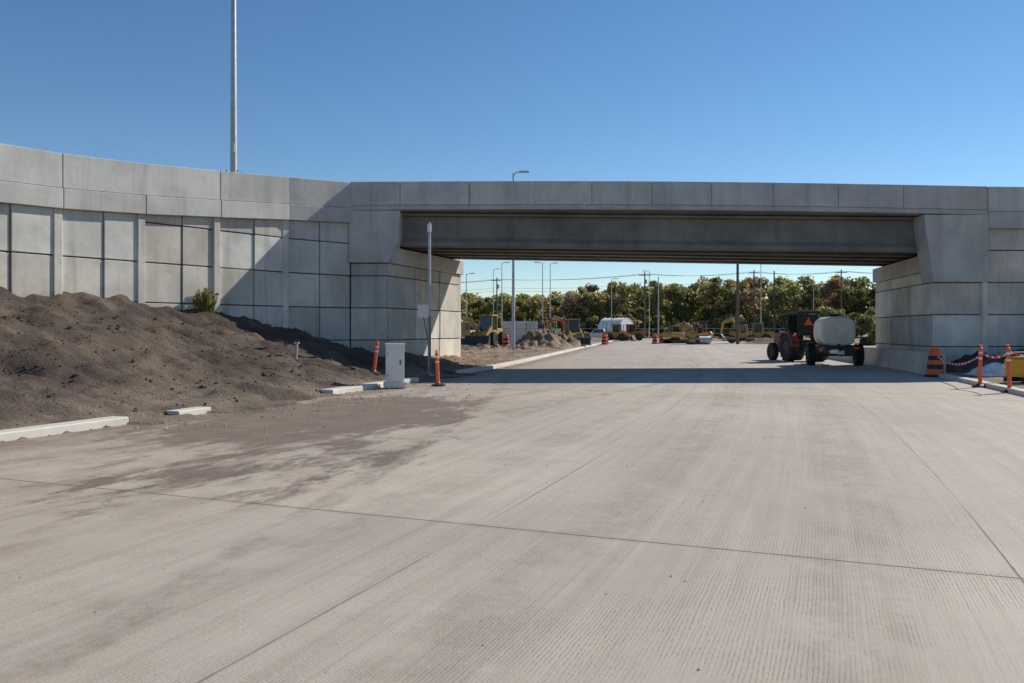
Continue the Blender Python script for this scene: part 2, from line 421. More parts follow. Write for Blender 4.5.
lf=[(-5.2,30.1)]+lw; lfz=[7.14]+lz
mb.strip(lf,-7.0,-0.36,-0.4,[z-1.0 for z in lfz],'joint')
mb.strip(lf,-7.4,-7.02,-0.4,lfz,'bridge')
mb.done('ramp_fill',parent=left)

right=empty('retaining_wall')
mb=MB(); panels(mb,rw,[z-1.55 for z in rz_],shift=-0.25); mb.done('mse_panels',bevel=0.012,parent=right)
mb=MB(); panels(mb,[rw[-1],FR,BR],[3.85]*3,shift=-0.25,pil=False); mb.done('abutment_panels',bevel=0.012,parent=right)
mb=MB()
parapet(mb,rw,[z-0.92 for z in rz_],rz_,-0.28,0.14)
parapet(mb,rw,[z-1.57 for z in rz_],[z-0.935 for z in rz_],-0.35,0.19,every=1)
mb.done('parapet',bevel=0.015,parent=right)
mb=MB()
mb.strip(rw,-7.0,-0.36,-0.4,[z-0.95 for z in rz_],'joint')
mb.strip(rw,-7.4,-7.02,-0.4,rz_,'bridge')
mb.strip([(17.9,30.4),(18.6,38.2)],-0.5,0.5,-0.4,6.0,'joint')
mb.done('ramp_fill',parent=right)

# ------------------------------------------------------------ bridge
br=empty('highway_overpass')
XL,XR=-6.1,17.85
def zt(x): return 7.16-0.0072*(x+6.1)+0.10*math.sin(math.pi*(x+6.1)/24)
def zb(x): return 4.83-0.011*(x+4.67)
YF=29.88
mb=MB()
joints=[XL,-4.2,-1.6,0.75,3.0,5.25,7.5,9.8,12.25,14.7,XR]
for a,b in zip(joints[:-1],joints[1:]):
    za,zb_=zt(a),zt(b)
    mb.slab((b-0.008,YF),(a+0.008,YF),-0.36,0.0,(zb_-0.88,zb_),(za-0.88,za),'bridge',tint(0.92,1.07,0.015))
mb.slab((19.2,38.4),(-3.7,36.6),-0.36,0,(6.0,6.95),(6.1,7.12),'bridge')
for a,b in zip(joints[:-1],joints[1:]):
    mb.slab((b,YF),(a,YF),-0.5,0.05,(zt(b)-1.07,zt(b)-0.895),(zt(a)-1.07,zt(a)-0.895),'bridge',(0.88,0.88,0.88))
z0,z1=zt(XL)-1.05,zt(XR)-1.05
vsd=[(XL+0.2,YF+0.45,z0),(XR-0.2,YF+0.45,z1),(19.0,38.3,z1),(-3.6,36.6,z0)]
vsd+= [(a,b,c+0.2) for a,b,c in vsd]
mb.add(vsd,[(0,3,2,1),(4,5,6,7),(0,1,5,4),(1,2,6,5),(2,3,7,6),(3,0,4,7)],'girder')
mb.done('deck_and_parapets',bevel=0.012,parent=br)
mb=MB()
for k,tk in enumerate([0.12,0.32,0.52,0.72,0.90]):
    a=Vector(FL).lerp(Vector(BL),tk)+Vector((-0.5,0)); b=Vector(FR).lerp(Vector(BR),tk)+Vector((0.6,0))
    zA,zB=zb(a.x),zb(b.x); tA,tB=zt(a.x)-1.08,zt(b.x)-1.08
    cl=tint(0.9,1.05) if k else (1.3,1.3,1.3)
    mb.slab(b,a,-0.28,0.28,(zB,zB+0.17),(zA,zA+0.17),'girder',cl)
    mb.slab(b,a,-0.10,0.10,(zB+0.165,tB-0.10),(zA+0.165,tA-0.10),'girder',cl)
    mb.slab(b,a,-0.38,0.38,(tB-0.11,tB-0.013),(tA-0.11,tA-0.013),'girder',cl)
    for sgn in (1,-1):
        d=(a-b).normalized(); n=Vector((-d.y,d.x))*sgn
        P=[(b,zB),(a,zA)]; vs_=[]
        for p,zz in P:
            vs_+=[tuple(p+n*0.27)+(zz+0.17,),tuple(p+n*0.098)+(zz+0.17,),tuple(p+n*0.098)+(zz+0.35,)]
        mb.add(vs_,[(0,1,2),(5,4,3),(0,3,4,1),(1,4,5,2),(2,5,3,0)],'girder',cl)
for t_ in (0.33,0.66):
    p=Vector(FL).lerp(Vector(FR),t_)+Vector((0.2,0.95)); q=Vector(BL).lerp(Vector(BR),t_)-Vector((0,0.9))
    mb.slab(q,p,-0.12,0.12,(5.2,5.9),(5.2,5.9),'girder')
mb.done('girders',bevel=0.01,parent=br)
mb=MB()
FLv,BLv,FRv,BRv=Vector(FL),Vector(BL),Vector(FR),Vector(BR)
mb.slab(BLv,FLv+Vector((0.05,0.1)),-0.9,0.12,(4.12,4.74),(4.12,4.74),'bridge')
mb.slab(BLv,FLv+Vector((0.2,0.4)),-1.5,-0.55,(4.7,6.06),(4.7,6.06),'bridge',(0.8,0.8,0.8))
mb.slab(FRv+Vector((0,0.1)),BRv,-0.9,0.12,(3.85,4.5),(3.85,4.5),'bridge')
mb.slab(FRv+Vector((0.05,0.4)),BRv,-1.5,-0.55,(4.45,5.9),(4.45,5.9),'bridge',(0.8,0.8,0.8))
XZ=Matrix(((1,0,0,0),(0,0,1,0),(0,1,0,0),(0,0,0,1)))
zl=zt(-5)-1.08; zr=zt(17)-1.08
mb.prism([(-6.12,4.13),(-4.62,4.13),(-4.4,4.7),(-4.25,4.9),(-4.2,zl),(-6.12,zl)],29.85,30.75,'bridge',XZ,(0.97,0.97,0.96))
mb.prism([(15.8,3.4),(17.88,3.4),(17.88,zr),(15.45,zr),(15.5,5.4),(15.62,4.7)],29.85,30.75,'bridge',XZ,(0.97,0.97,0.96))
mb.done('abutment_blocks',bevel=0.015,parent=br)

# ------------------------------------------------------------ dirt embankment (left)
wy=[2,9,12.1,14.7,17.2,19.65,21.9,23.9,26.0,28.2,30.0,30.2,36.5,36.8,80]
wx=[-17,-16.8,-16.4,-15.8,-14.9,-13.75,-12.43,-11.08,-9.6,-7.97,-6.1,-4.67,-2.33,-24,-24]
hy=[2,8,13,17,21,22.5,24,26,27.4,28.3,30,32,36,44,60,80]
hh=[1.4,2.2,2.6,2.75,2.72,2.6,2.35,2.02,1.9,1.3,0.85,0.45,0.35,0.3,0.3,0.2]
gaps=[(13.6,14.6),(15.4,19.4),(24.8,28.6)]
gx=np.arange(-22,10.01,0.13); gy=np.arange(2,76,0.14)
V=[];F=[]
nx=len(gx)
for Y in gy:
    K=KXY(Y); th=theta(Y); W=float(np.interp(Y,wy,wx)); H=float(np.interp(Y,hy,hh))
    ing=any(a-0.2<Y<b+0.2 for a,b in gaps)
    for X in gx:
        if X<W-1 and X>-21.9: V.append((X,Y,H)); continue
        dk=(K-X)*math.cos(th); dw=max(0,(X-W))
        if dk<-3: V.append((X,Y,-0.08)); continue
        p=Vector((X,Y,0))
        n1=noise.fractal(p*0.35,1.0,2.0,5); n2=noise.fractal(p*1.7+Vector((9,3,1)),0.6,2.1,5)
        rid=abs(noise.noise(Vector((X*0.55-Y*0.25,Y*0.9+X*0.3,4))))
        if dk>0:
            t=dk/(dk+dw) if dk+dw>0 else 1
            sh=t**1.1*(0.8+0.2*t)
            z=0.07+H*sh+ min(1,dk/2.0)*(0.19*n1*(0.5+H*0.25)+0.12*n2+0.24*(rid-0.2)*min(1,H))
            q=(X*0.35+Y*0.94)+0.5*n1
            f=(q/2.6)%1.0
            rut=max(0,1-abs(f-0.25)/0.09)+max(0,1-abs(f-0.72)/0.09)
            z-=0.11*min(1,dk/3)*min(1,H)*min(1,rut)*(0.5+0.5*math.sin(X*12))**0.3
            if dk<0.32 : z=0.04
            z=max(z,0.02)
        else:
            spill=0.9+1.5*noise.noise(Vector((X*0.8,Y*0.8,7))) if ing else 0.0
            z=0.045+0.03*n2+dk*0.09/max(spill,0.15) if -dk<spill else -0.08
        for (px_,py_,r,h) in ((2.3,64,2.6,1.3),(4.0,72,3,1.2),(-2.0,57,1.8,0.4)):
            dd=((X-px_)**2+(Y-py_)**2)/(r*r)
            if dd<4 and dk>0.4: z+=h*math.exp(-dd*1.6)*(1+0.4*n2)
        V.append((X,Y,z))
for j in range(len(gy)-1):
    for i in range(nx-1):
        a=j*nx+i
        if max(V[a][2],V[a+1][2],V[a+nx][2],V[a+nx+1][2])<-0.07: continue
        F.append((a,a+1,a+nx+1,a+nx))
me=bpy.data.meshes.new('dirt_embankment'); me.from_pydata(V,[],F)
me.polygons.foreach_set('use_smooth',[True]*len(F)); me.materials.append(M['dirt']); me.materials.append(M['dirt2'])
mi=[1 if (V[f[0]][1]>31+2*noise.noise(Vector((V[f[0]][0]*0.5,V[f[0]][1]*.5,0)))) else 0 for f in F]
me.polygons.foreach_set('material_index',mi)
ob=bpy.data.objects.new('dirt_embankment',me); scene.collection.objects.link(ob)

def rocks(name,pts,mat):
    vs=[];fs=[]
    for (x,y,z,r) in pts:
        o=len(vs)
        base=[(1,0,0),(-1,0,0),(0,1,0),(0,-1,0),(0,0,1),(0,0,-1)]
        sx,sy,sz=[random.uniform(0.6,1.2) for _ in range(3)]; a=random.random()*6.28
        for b in base:
            q=Vector((b[0]*sx,b[1]*sy,b[2]*sz*0.75))*r*random.uniform(0.8,1.15); q.rotate(Matrix.Rotation(a,3,'Z')); q.rotate(Matrix.Rotation(a*0.3,3,'X'))
            vs.append((x+q.x,y+q.y,z+q.z))
        fs+=[tuple(o+i for i in f) for f in ((0,2,4),(2,1,4),(1,3,4),(3,0,4),(2,0,5),(1,2,5),(3,1,5),(0,3,5))]
    me=bpy.data.meshes.new(name); me.from_pydata(vs,[],fs); me.materials.append(M[mat])
    o=bpy.data.objects.new(name,me); scene.collection.objects.link(o); return o
def hz(X,Y):
    i=int(round((X+22)/0.13)); j=int(round((Y-2)/0.14)); 
    if 0<=i<nx and 0<=j<len(gy): return V[j*nx+i][2]
    return 0
pts=[]
for _ in range(9000):
    Y=random.uniform(8,36); X=random.uniform(-17,2); K=KXY(Y)
    if X>K-0.3 or X<np.interp(Y,wy,wx)+0.3: continue
    pts.append((X,Y,hz(X,Y)+0.0,random.choice((0.012,0.015,0.02,0.025,0.03,0.05))*random.uniform(0.7,1.4)))
rocks('dirt_clods',pts,'dirt')
pts=[]
for _ in range(420):
    Y=random.uniform(3,30); u=random.triangular(0,15,3); p=RP(Y,u); pts.append((p[0],p[1],0.003,random.uniform(0.004,0.011)))
for _ in range(420):
    Y=random.uniform(13,27); u=abs(random.gauss(0,1.5)); p=RP(Y,u); pts.append((p[0],p[1],0.006,random.uniform(0.01,0.035)))
rocks('gravel',pts,'gravel')

# ------------------------------------------------------------ kerbs
def kerb(y0,y1,u0,u1,h,name='kerb',step=1.5,colr=(1,1,1)):
    mb=MB(); n=max(1,int((y1-y0)/step)); 
    prof=[(u0,-0.05),(u0,h-0.02),(u0+(0.02 if u1>u0 else -0.02),h),(u1,h),(u1,-0.05)]
    rows=[]
    for i in range(n+1):
        y_=y0+(y1-y0)*i/n
        for u,z in prof:
            p=RP(y_,u); rows.append((p[0],p[1],z))
    k=len(prof); fs=[]
    for i in range(n):
        for j in range(k-1): fs.append((i*k+j,i*k+j+1,(i+1)*k+j+1,(i+1)*k+j))
    fs.append(tuple(range(k))); fs.append(tuple(n*k+j for j in range(k)))
    mb.add(rows,fs,'kerb',colr); return mb.done(name)
kerb(-8,13.5,-0.002,-0.34,0.13); kerb(14.6,15.4,-0.002,-0.32,0.11); kerb(19.6,24.6,-0.002,-0.36,0.13)
kerb(28.8,150,-0.002,-0.34,0.13,step=3)
kerb(-8,31.0,RW+0.002,RW+0.3,0.12)
mb=MB()
pr=[]
for y_ in (-8,0,8,16,22,26,30,34,38,42,46,50):
    a=RP(y_,RW+0.31); b=RP(y_,RW+12); pr.append((a,b))
for (a,b),(c,d) in zip(pr[:-1],pr[1:]):
    mb.add([(a[0],a[1],0.10),(b[0],b[1],0.10),(d[0],d[1],0.10),(c[0],c[1],0.10)],[(0,1,2,3)],'dirt2')
mb.done('gravel_verge')
mb=MB()
for k in range(9):
    y0=31.3+k*3.0; y1=y0+2.97
    prof=[(RW+0.0,-0.02),(RW+0.02,0.10),(RW+0.12,0.26),(RW+0.17,0.78),(RW+0.38,0.78),(RW+0.42,-0.02)]
    vs=[]
    for y_ in (y0,y1):
        for u,z in prof: p=RP(y_,u); vs.append((p[0],p[1],z))
    n=len(prof); mb.add(vs,[(i,i+1,n+i+1,n+i) for i in range(n-1)]+[tuple(range(n)),tuple(range(2*n-1,n-1,-1))],'kerb',tint(0.92,1.04,0.01))
mb.done('concrete_barrier')

# ------------------------------------------------------------ street furniture
def lamp(loc,h,arms=((1,0),),r=0.11,arml=1.6,rz=0,fl=True):
    mb=MB()
    mb.tube((0,0,0),(0,0,h),r,r*0.5,'steel',12)
    if fl:
        mb.box((0,0,0.02),(r*4,r*4,0.05),'steel'); 
        for a in (-1,1):
            for b in (-1,1): mb.tube((a*r*1.6,b*r*1.6,0.02),(a*r*1.6,b*r*1.6,0.14),0.02,0.02,'dark',6)
        mb.box((0,-r,0.9),(0.12,0.04,0.3),'steel')
    for ax,ay in arms:
        e=Vector((ax*arml,ay*arml,h+0.12)); m_=Vector((ax*arml*0.4,ay*arml*0.4,h+0.06))
        mb.tube((0,0,h-0.15),m_,0.04,0.035,'steel',8); mb.tube(m_,e,0.035,0.03,'steel',8)
        ang=math.atan2(ay,ax)
        T=Matrix.Translation(e)@Matrix.Rotation(ang,4,'Z')
        mb.prism([(-0.1,-0.09),(0.15,-0.16),(0.62,-0.14),(0.72,0),(0.62,0.14),(0.15,0.16),(-0.1,0.09)],-0.05,0.05,'steel',T)
        mb.prism([(0.18,-0.11),(0.58,-0.1),(0.58,0.1),(0.18,0.11)],-0.065,-0.048,'white',T)
    return mb.done('street_lamp',loc=loc,rz=rz)
lamp((0.1,58,0),13.0,arms=((1,0.0),),r=0.13,arml=0.5)
lamp((-9.35,26.75,6.8),10.0,arms=((0.6,-0.8),),r=0.115,arml=2.2)
for (x,y_,h,a) in ((-6.3,110,9.3,((1,0),)),(-1.5,118,11.5,((1,0),)),(4.3,112,11,((-1,0),)),(6.0,125,12,((1,0),)),(17.5,140,10.5,((1,0),)),(24.5,142,12,((-1,0),)),(40,128,12.2,((1,0),)),(-3.5,150,13,((1,0),)),(53,140,11,((-1,0),))):
    lamp((x,y_,0),h,a,r=0.10,arml=0.5,fl=False)

def upole(loc,h,r=0.16,cross=True,mat='wood'):
    mb=MB(); mb.tube((0,0,0),(0,0,h),r,r*0.7,mat,10)
    if cross:
        mb.box((0,0,h-0.6),(2.2,0.1,0.12),mat)
        for x in (-1,-0.4,0.4,1): mb.tube((x,0,h-0.54),(x,0,h-0.35),0.04,0.05,'dark',6)
        mb.tube((0.28,0,h-2.2),(0.28,0,h-1.4),0.18,0.18,'steel',10)
    return mb.done('utility_pole',loc=loc)
ups=[(-25,158,11.5),(-3,158,12),(25,150,12.5),(48,158,13.5),(62,150,13),(88,150,13)]
for x,y_,h in ups: upole((x,y_,0),h)
upole((25.5,90,0),9.3,0.2,False); upole((27.2,148,0),11.5,0.13,False,'steel')
upole((39.5,120,0),10.5,0.14,False,'dark')
mb=MB()
for (a,b) in zip(ups[:-1],ups[1:]):
    for off,dz in ((-1,-0.35),(0.4,-0.35),(1,-0.35),(0,-2.0),(0,-2.6)):
        pa=Vector((a[0]+off,a[1],a[2]+dz)); pb=Vector((b[0]+off,b[1],b[2]+dz)); prev=pa
        for i in range(1,9):
            t=i/8; q=pa.lerp(pb,t); q.z-=0.9*4*t*(1-t)*0.6
            mb.tube(prev,q,0.02,0.02,'dark',4,caps=False); prev=q
mb.done('overhead_wires')

mb=MB()
mb.tube((0,0,0),(0,0,5.1),0.055,0.05,'steel',12); mb.box((0,0,0.02),(0.3,0.3,0.04),'steel')
mb.box((-0.19,-0.03,2.15),(0.36,0.26,0.44),'cab'); mb.box((-0.19,-0.03,2.39),(0.42,0.32,0.03),'steel')
mb.tube((-0.19,-0.03,1.94),(-0.05,0,1.2),0.015,0.015,'dark',6); mb.tube((0.03,-0.06,0.1),(0.03,-0.06,2.0),0.02,0.02,'dark',6)
mb.box((0,-0.02,4.9),(0.12,0.12,0.25),'cab')
mb.done('monitoring_pole',loc=(-2.75,26.5,0.08))
mb=MB()
mb.box((0,0,0.05),(0.62,0.5,0.14),'kerb'); mb.box((0,0,0.62),(0.50,0.38,1.02),'cab'); mb.box((0,0,1.15),(0.54,0.42,0.05),'cab')
mb.box((0,-0.193,0.62),(0.42,0.012,0.88),'cab',col=(0.9,0.9,0.9)); mb.box((0.14,-0.205,0.66),(0.03,0.03,0.14),'dark')
for z in (0.3,0.9): mb.box((-0.2,-0.2,z),(0.025,0.02,0.08),'steel')
mb.done('electrical_cabinet',loc=(-3.22,21.9,0.06),rz=R(10),bevel=0.01)
def delin(loc,tilt=(0,0),h=1.0):
    mb=MB()
    I=Matrix.Identity(4)
    mb.lathe([(0.0,0,'black'),(0.2,0,'black'),(0.2,0.04,'black'),(0.07,0.09,'orange'),(0.05,0.12,'orange'),(0.05,h*0.66,'white'),(0.051,h*0.70,'orange'),(0.05,h*0.80,'white'),(0.051,h*0.84,'orange'),(0.05,h*0.93,'orange'),(0.025,h*0.95,'orange'),(0.025,h*0.97,'orange'),(0.05,h,'orange'),(0.0,h+0.01,'orange')],I,14)
    return mb.done('delineator_post',loc=loc,rot=(tilt[0],tilt[1],0))
delin((-4.15,23.9,hz(-4.15,23.9)-0.02),(0.05,0.13),1.0); delin((-2.1,22.7,0.0),(0,-0.05),1.02)
delin((13.1,22.3,0),(0,0.02),1.18); delin((12.75,20.4,0),(0,-0.04),1.22)
def drum(loc,k=1.0):
    mb=MB(); T=Matrix.Scale(k,4)
    mb.lathe([(0.0,0,'black'),(0.36,0,'black'),(0.36,0.07,'black'),(0.29,0.09,'orange'),(0.285,0.28,'orange'),(0.27,0.29,'black'),(0.265,0.44,'black'),(0.25,0.45,'orange'),(0.245,0.6,'orange'),(0.235,0.61,'black'),(0.23,0.75,'black'),(0.215,0.76,'orange'),(0.21,0.93,'orange'),(0.19,0.97,'orange'),(0.0,0.98,'orange')],T,20)
    mb.box((0,0,1.03*k),(0.22*k,0.04*k,0.1*k),'orange')
    return mb.done('traffic_drum',loc=loc)
drum((14.45,27.2,0),0.95) 
for (x,y_) in ((16.5,92),(18.2,97),(19.6,104),(31,110),(33,112),(23.5,120),(10.2,88),(11.2,95),(-0.5,64),(1.2,70)): drum((x,y_,0.1 if x<5 else 0),1.1)
mb=MB()
def tape(a,b,sag):
    a=Vector(a);b=Vector(b);n=max(8,int((b-a).length/0.12));pv=[]
    for i in range(n+1):
        t=i/n; p=a.lerp(b,t); p.z-=sag*4*t*(1-t); tw=0.02*math.sin(t*9); pv+=[(p.x,p.y+tw,p.z),(p.x,p.y-tw,p.z+0.065)]
    for i in range(n): mb.add(pv,[(2*i,2*i+2,2*i+3,2*i+1)],'tape' if i%3 else 'white')
tape((14.45,27.2,0.75),(13.1,22.3,0.85),0.3); tape((13.1,22.25,0.95),(12.75,20.4,1.0),0.14); tape((12.75,20.4,1.0),(17.5,22,0.8),0.25)
mb.done('barrier_tape')

mb=MB(); n=22; m_=14; vs=[]
for j in range(m_+1):
    for i in range(n+1):
        a=i/n; b=j/m_; e=min(a,1-a)*min(b,1-b)*16; e=min(1,e)
        z=0.12+0.42*e**0.5*(0.7+0.5*noise.noise(Vector((a*5,b*4,1))))+0.14*noise.noise(Vector((a*14,b*11,3)))*e
        vs.append((a*2.8+0.1*noise.noise(Vector((a*6,b*6,9))),b*1.3,z))
mb.add(vs,[(j*(n+1)+i,j*(n+1)+i+1,(j+1)*(n+1)+i+1,(j+1)*(n+1)+i) for j in range(m_) for i in range(n)],'sheet',(1,1,1),False)
mb.done('plastic_sheeting',loc=(14.9,25.4,0),rz=R(-8))
mb=MB()
for i in range(6):
    mb.box((random.uniform(-.1,.1),(i%3)*0.22,0.17+0.1*(i//3)),(2.2+random.uniform(-.3,.3),0.19,0.06),'lumber',rz=random.uniform(-.03,.03))
mb.done('lumber_stack',loc=(17.3,26.9,0.0),rz=R(-14))
mb=MB()
mb.box((0,0,0.42),(1.3,0.7,0.5),'yellow'); mb.box((0,0,0.70),(1.1,0.6,0.08),'yellow'); mb.box((-0.35,-0.36,0.42),(0.4,0.02,0.3),'black')
for sy in (-0.3,0.3): mb.box((0,sy,0.09),(1.4,0.08,0.14),'dark')
for sx in (-0.6,0.6): mb.tube((sx,-0.32,0.15),(sx,-0.32,0.85),0.025,0.025,'dark',6); mb.tube((sx,0.32,0.15),(sx,0.32,0.85),0.025,0.025,'dark',6); mb.tube((sx,-0.32,0.85),(sx,0.32,0.85),0.025,0.025,'dark',6)
for sy in (-0.32,0.32): mb.tube((-0.6,sy,0.85),(0.6,sy,0.85),0.025,0.025,'dark',6)
mb.done('portable_generator',loc=(14.85,22.7,0.1),rz=R(15),bevel=0.02)
mb=MB(); mb.box((0,0,0.25),(1.1,0.7,0.45),'blue',taper=0.85); mb.box((0,0,0.50),(1.0,0.6,0.05),'blue'); mb.done('blue_tool_box',loc=(17.6,25.4,0.1),bevel=0.03)
mb=MB(); mb.tube((0,0,0),(0.03,0,0.55),0.05,0.045,'steel',10); mb.box((0.03,0,0.56),(0.13,0.13,0.05),'steel'); mb.done('pipe_stub',loc=(-6.3,23.2,hz(-6.3,23.2)-0.05))

def weed(name,loc,h,n,spread,cols):
    vs=[];fs=[];cs=[]
    for _ in range(n):
        a=random.random()*6.28; r=random.random()**0.5*spread; x=r*math.cos(a); y=r*math.sin(a)*0.5; hh_=h*random.uniform(0.35,1)
        le=random.uniform(-0.3,0.3)*h; w_=0.014
        o=len(vs); vs+=[(x-w_,y,0),(x+w_,y,0),(x+le*0.5+w_*1.4,y+.02,hh_*0.6),(x+le*0.5-w_*1.2,y,hh_*0.6),(x+le,y,hh_)]
        fs+=[(o,o+1,o+2,o+3),(o+3,o+2,o+4)]; c=random.choice(cols); cs+=[c]*7
        for k in range(3):
            q=random.uniform(0.4,1); cx=x+le*q; cz=hh_*q; s_=0.05; o=len(vs)
            vs+=[(cx-s_,y,cz),(cx,y+.03,cz-s_*.6),(cx+s_,y,cz+.02),(cx,y-.03,cz+s_*.6)]; fs.append((o,o+1,o+2,o+3)); cs+=[c]*4
    me=bpy.data.meshes.new(name); me.from_pydata(vs,[],fs); ca=me.color_attributes.new('tint','FLOAT_COLOR','CORNER')
    arr=[]; [arr.extend((c[0],c[1],c[2],1)) for c in cs]; ca.data.foreach_set('color',arr); me.materials.append(M['leaf'])
    o=bpy.data.objects.new(name,me); scene.collection.objects.link(o); o.location=loc
weed('weed_plant',(-9.75,25.3,hz(-9.75,25.3)-0.05),0.85,70,0.28,[(0.26,0.25,0.08),(0.16,0.18,0.05),(0.36,0.31,0.12)])

# ------------------------------------------------------------ vehicles
def wheel(mb,c,r,w,hub='steel'):
    T=Matrix.Translation(c)@Matrix.Rotation(R(90),4,'Y')@Matrix.Translation((0,0,-w/2))
    mb.lathe([(0,0.05,hub),(r*0.5,0.05,hub),(r*0.55,0.0,'tyre'),(r*0.9,0,'tyre'),(r,w*0.15,'tyre'),(r,w*0.85,'tyre'),(r*0.9,w,'tyre'),(r*0.55,w,hub),(r*0.5,w-0.05,hub),(0,w-0.05,hub)],T,22)
    for i in range(18):
        a=2*math.pi*i/18
        p=Vector(c)+Vector((0,math.cos(a)*r,math.sin(a)*r))
        mx=Matrix.Translation(p)@Matrix.Rotation(a,4,'X')
        mb.box((0,0,0),(w*0.95,0.05,0.06),'tyre',mx=mx)
    for i in range(6):
        a=2*math.pi*i/6
        for sx in (-1,1):
            p=Vector(c)+Vector((sx*(w/2-0.03),math.cos(a)*r*0.25,math.sin(a)*r*0.25)); mb.tube(p,p+Vector((sx*0.03,0,0)),0.025,0.025,'dark',6)
mb=MB()
# moulded tank: rounded-box cross-section with ribs
TY=Matrix.Translation((0,-1.25,1.55))@Matrix.Rotation(R(-90),4,'X')
prof=[(0.0,-0.06,'cream'),(0.4,-0.055,'cream'),(0.62,-0.03,'cream'),(0.70,0.02,'cream'),(0.73,0.1,'cream')]
h=0.1
while h<1.4:
    prof+=[(0.73,h+0.02,'cream'),(0.73,h+0.5,'cream'),(0.705,h+0.53,'cream'),(0.705,h+0.57,'cream')]; h+=0.6
prof+=[(0.73,1.92,'cream'),(0.68,2.02,'cream'),(0.4,2.06,'cream'),(0,2.07,'cream')]
TYs=TY@Matrix.Diagonal((1.02,0.90,1,1))
mb.lathe(prof,TYs,40,sq=0.62)
mb.tube((0,-0.1,2.18),(0,-0.1,2.30),0.24,0.22,'black',18); mb.tube((0,-0.1,2.30),(0,-0.1,2.34),0.26,0.26,'black',18)
for x in (-0.38,0.38): mb.box((x,0.3,0.78),(0.1,3.6,0.16),'dark')
for y_ in (-1.1,-0.3,0.5,1.2): mb.box((0,y_,0.83),(1.3,0.09,0.14),'dark')
for x in (-0.62,0.62): mb.box((x,-0.0,0.88),(0.08,2.6,0.1),'dark')
mb.tube((-1.0,-0.35,0.47),(1.0,-0.35,0.47),0.06,0.06,'dark',10)
for sx in (-1,1):
    wheel(mb,(sx*1.02,-0.35,0.47),0.47,0.34,'dark')
    mb.box((sx*1.02,-0.35,1.0),(0.36,0.85,0.03),'dark')
    mb.box((sx*0.72,-1.5,0.8),(0.22,0.04,0.11),'lens')
mb.box((0,-1.48,0.8),(1.7,0.06,0.14),'dark'); mb.box((0.1,-1.5,0.62),(0.35,0.02,0.2),'white')
mb.tube((0,-1.4,0.95),(0,-1.75,0.72),0.06,0.06,'black',10); mb.box((0.38,-1.55,0.62),(0.34,0.3,0.32),'dark')
mb.tube((-0.35,2.0,0.7),(0,3.0,0.55),0.05,0.05,'dark',8); mb.tube((0.35,2.0,0.7),(0,3.0,0.55),0.05,0.05,'dark',8)
mb.box((0,1.4,1.05),(0.8,0.6,0.6),'dark'); mb.box((0,1.4,1.42),(0.4,0.35,0.18),'red'); mb.tube((0.25,1.4,1.4),(0.25,1.4,1.8),0.03,0.03,'dark',8)
mb.done('water_tank_trailer',loc=(14.75,36.6,0),rz=R(-12))
mb=MB()
SIDE=Matrix(((0,0,1,0),(1,0,0,0),(0,1,0,0),(0,0,0,1)))
for sx in (-1,1):
    wheel(mb,(sx*0.82,0,0.72),0.72,0.42,'dark'); wheel(mb,(sx*0.72,2.0,0.45),0.45,0.28,'dark')
    a_,b_=sorted((sx*0.62,sx*1.03))
    mb.prism([(-0.75,0.75),(-0.6,1.2),(-0.25,1.5),(0.35,1.52),(0.7,1.25),(0.7,1.17),(0.32,1.42),(-0.22,1.4),(-0.52,1.12),(-0.67,0.75)],a_,b_,'red',SIDE)
mb.box((0,0.3,0.85),(0.7,1.4,0.5),'dark')
mb.prism([(0.75,0.75),(2.6,0.72),(2.65,1.2),(2.5,1.42),(0.75,1.6)],-0.36,0.36,'red',SIDE)
mb.box((0,2.66,1.0),(0.6,0.05,0.45),'black'); mb.box((0,2.3,0.6),(0.5,0.9,0.3),'dark')
for sx in (-1,1):
    mb.tube((sx*0.55,-0.45,1.3),(sx*0.5,-0.35,2.45),0.045,0.045,'black',8); mb.tube((sx*0.55,0.8,1.2),(sx*0.5,0.65,2.45),0.045,0.045,'black',8)
mb.box((0,0.15,2.5),(1.25,1.35,0.12),'dark'); mb.box((0,0.15,2.58),(1.05,1.1,0.06),'dark')
mb.box((0,-0.38,1.9),(0.95,0.03,0.95),'glass'); mb.box((0,0.72,1.9),(0.95,0.03,0.9),'glass')
mb.box((0,0.0,1.38),(0.5,0.5,0.14),'black'); mb.box((0,-0.24,1.68),(0.5,0.12,0.55),'black')
mb.tube((0,0.7,1.5),(0,0.45,1.75),0.03,0.03,'black',8)
mb.lathe([(0.17,-0.015,'black'),(0.2,-0.015,'black'),(0.2,0.015,'black'),(0.17,0.015,'black'),(0.17,-0.015,'black')],Matrix.Translation((0,0.42,1.78))@Matrix.Rotation(R(40),4,'X'),16)
mb.tube((0.42,1.2,1.5),(0.42,1.2,2.5),0.04,0.04,'dark',10); mb.tube((-0.3,-0.1,2.6),(-0.3,-0.1,2.75),0.07,0.06,'orange',12)
mb.add([(-0.24,-0.42,1.85),(0.24,-0.42,1.85),(0,-0.42,2.26)],[(0,1,2)],'orange')
for sx in (-1,1): mb.box((sx*0.75,-0.55,1.25),(0.16,0.05,0.1),'lens'); mb.tube((sx*0.35,-0.3,0.6),(sx*0.35,-1.0,0.5),0.04,0.04,'dark',8)
mb.tube((0,-0.3,0.55),(0,-1.0,0.52),0.05,0.05,'dark',8)
mb.done('tractor',loc=(14.9,40.6,0),rz=R(8),bevel=0.012)

